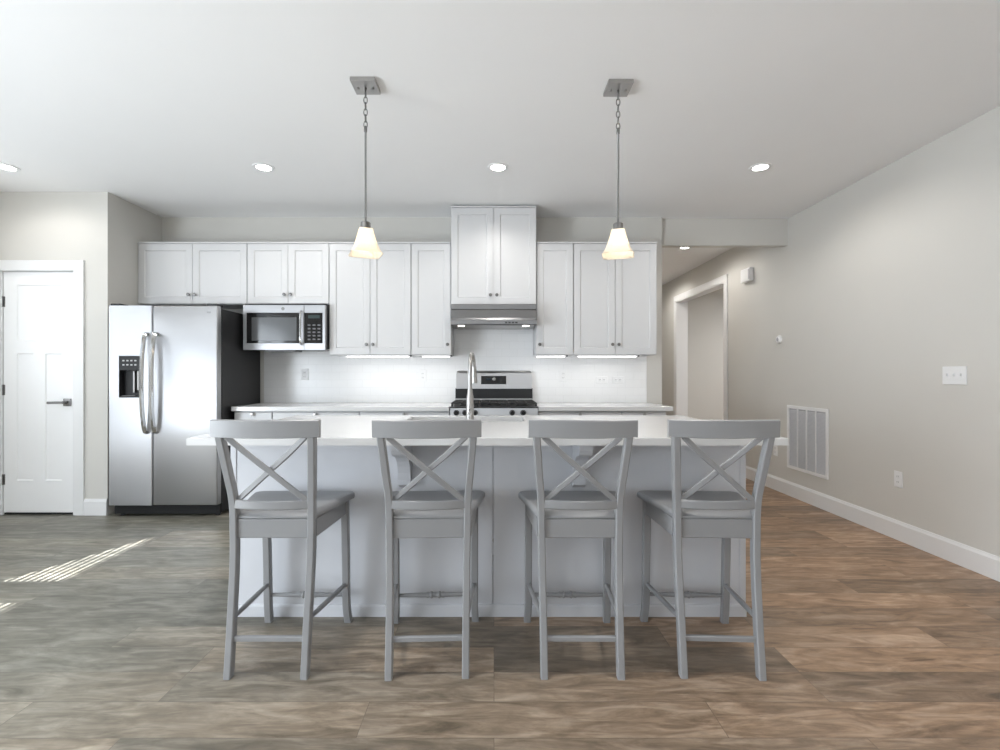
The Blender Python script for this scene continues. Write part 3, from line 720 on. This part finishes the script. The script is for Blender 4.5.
# ------------------------------------------------------------------ recessed ceiling lights
def downlight(x, y, label, e, col=(1, .965, .92)):
    t = thing('recessed_light', label, 'ceiling light', (x, y, H), 0, 'recessed ceiling lights')
    b = BM(); lathe(b, [(.078, 0), (.076, -.005), (.060, -.008), (.054, -.006), (.052, 0)], (0, 0, 0), 'z', 32); obj('trim_ring', b, M_plate, t, True)
    b = BM(); lathe(b, [(.052, -.001), (.050, -.005), (0, -.006)], (0, 0, 0), 'z', 28); obj('lens', b, M_lens, t, True)
    lamp('downlight_glow', 'SPOT', e, col, (0, 0, -.03), (0, 0, 0), .06, None, t, spot_size=R(168), spot_blend=.5)
for x, lab in ((-3.64, 'lit recessed ceiling light at the far left, above the pantry door'), (-1.72, 'lit recessed ceiling light left of the left pendant'),
               (.03, 'lit recessed ceiling light between the two pendants'), (1.99, 'lit recessed ceiling light right of the right pendant')):
    downlight(x, 3.66, lab, 7 if x < -3 else 18)
downlight(2.32, 5.95, 'lit recessed ceiling light in the hallway beyond the header', 17)
lamp('hall_fill_spot', 'SPOT', 24, (1, .965, .92), (2.32, 7.6, H-.03), (0, 0, 0), .06, None, None, spot_size=R(168), spot_blend=.5)  # hidden spot without a fixture, added to brighten the hallway
# unseen fill spots without fixtures, added over and behind the camera
for x, y in ((2.0, -1.9), (-1.7, -1.9)):
    lamp('living_fill_spot', 'SPOT', 24, (1, .965, .92), (x, y, H-.03), (0, 0, 0), .06, None, None, spot_size=R(168), spot_blend=.5)  # rear pair, added to brighten the right wall and the room
for x in (-1.0, 1.1):
    lamp('stool_fill_spot', 'SPOT', 50, (1, .965, .92), (x, 1.78, H-.03), (0, 0, 0), .08, None, None, spot_size=R(140), spot_blend=.9)  # front pair, added to light the stool seats from above
lamp('side_room_light', 'AREA', 30, (.95, .97, 1), (4.6, 6.4, 2.5), (0, 0, 0), 1.2, 1.2)

# ------------------------------------------------------------------ right wall fittings
def wallthing_x(name, label, cat, y, z, group=None):   # local frame: x along the wall (world y), y out of the wall
    t = thing(name, label, cat, (XR, y, z), R(90), group); return t
# local x -> world +y, local y -> world -x (out of the wall into the room)
v = wallthing_x('return_air_vent', 'white return air grille with four louvred columns low on the right wall', 'vent', (4.265+4.86)/2, .274); vw, vh = .2975, .616
b = BM()
for q in ((-vw, vw, 0, .03), (-vw, vw, vh-.03, vh), (-vw, -vw+.03, .03, vh-.03), (vw-.03, vw, .03, vh-.03)): box(b, q[0], q[1], 0, .012, q[2], q[3], .002, 1)
cwid = (2*vw-.06)/4
for k in range(1, 4): box(b, -vw+.03+k*cwid-.006, -vw+.03+k*cwid+.006, 0, .011, .03, vh-.03)
obj('frame', b, M_plate, v)
b = BM(); box(b, -vw+.02, vw-.02, 0, .001, .02, vh-.02); obj('backing', b, M_ventin, v)
for k in range(4):
    b = BM(); x0 = -vw+.03+k*cwid+.006; x1 = x0+cwid-.012; z = .036
    while z < vh-.042:
        prism(b, [(.001, z+.006), (.0095, z), (.0095, z+.0015), (.001, z+.0075)], 'x', x0, x1); z += .0115
    obj('louvre_column', b, pm('louvre_grey', (.68, .68, .70), .5) if k == 0 else MATS['louvre_grey'], v)
def outlet(name, label, cat, y, z, kind='outlet', wall='x', xx=None, horiz=False):
    if wall == 'x': t = wallthing_x(name, label, cat, y, z)
    else: t = thing(name, label, cat, (xx, YB-.008, z), R(180))
    if kind == 'outlet':
        hw_, hh = (.0575, .035) if horiz else (.035, .0575)
        b = BM(); box(b, -hw_, hw_, 0, .006, -hh, hh, .002); pl = obj('plate', b, M_plate, t)
        for s in (-1, 1):
            cxx, czz = (s*.02, 0) if horiz else (0, s*.02)
            b = BM(); box(b, cxx-.014, cxx+.014, .006, .008, czz-.014, czz+.014, .001, 1); rc = obj('socket', b, M_trim, pl)
            b = BM(); box(b, cxx-.007, cxx-.005, .0078, .0085, czz-.004, czz+.006); box(b, cxx+.005, cxx+.007, .0078, .0085, czz-.004, czz+.006); obj('slots', b, M_slot, pl)
    else:
        hw_ = .081; b = BM(); box(b, -hw_, hw_, 0, .006, -.0575, .0575, .002); pl = obj('plate', b, M_plate, t)
        for s in (-1, 0, 1):
            b = BM(); box(b, s*.046-.005, s*.046+.005, .006, .016, -.004, .014, .002, 1); box(b, s*.046-.007, s*.046+.007, .006, .007, -.012, .012); obj('toggle', b, M_trim, t)
    return t
outlet('switch_plate', 'white triple toggle switch plate on the right wall', 'switch', 3.10, 1.184, 'switch')
outlet('wall_outlet', 'white outlet low on the right wall near the baseboard', 'outlet', 3.53, .436)
outlet('wall_outlet', 'white outlet on the hallway wall just past the vent', 'outlet', 5.07, .41)
outlet('wall_outlet', 'white outlet on the backsplash below the microwave', 'outlet', 0, 1.19, wall='y', xx=-1.86)
outlet('wall_outlet', 'white outlet on the backsplash left of the range', 'outlet', 0, 1.18, wall='y', xx=-.70)
outlet('wall_outlet', 'upright white outlet on the backsplash just right of the range', 'outlet', 0, 1.18, wall='y', xx=.68)
outlet('wall_outlet', 'sideways white outlet on the backsplash at the right end', 'outlet', 0, 1.14, wall='y', xx=1.06, horiz=True)
outlet('switch_plate', 'small sideways white plate rightmost on the backsplash', 'switch', 0, 1.14, wall='y', xx=1.22, horiz=True)
ch = wallthing_x('door_chime', 'white door chime box high on the hallway wall', 'chime', 5.60, 2.25)
b = BM(); box(b, -.10, .10, 0, .05, 0, .15, .006); obj('cover', b, M_plate, ch)
b = BM(); box(b, -.10, -.07, .0505, .0515, .02, .13); obj('side_grille', b, M_ventin, ch)
th = wallthing_x('thermostat', 'small round white thermostat on the hallway wall above the vent', 'thermostat', 5.0, 1.55)
b = BM(); lathe(b, [(.040, 0), (.040, .008), (.034, .022), (0, .024)], (0, 0, 0), 'y', 28); obj('dial', b, M_plate, th, True)
b = BM(); lathe(b, [(.020, .0235), (.018, .026), (0, .0262)], (0, 0, 0), 'y', 20); obj('face', b, M_ventin, th, True)
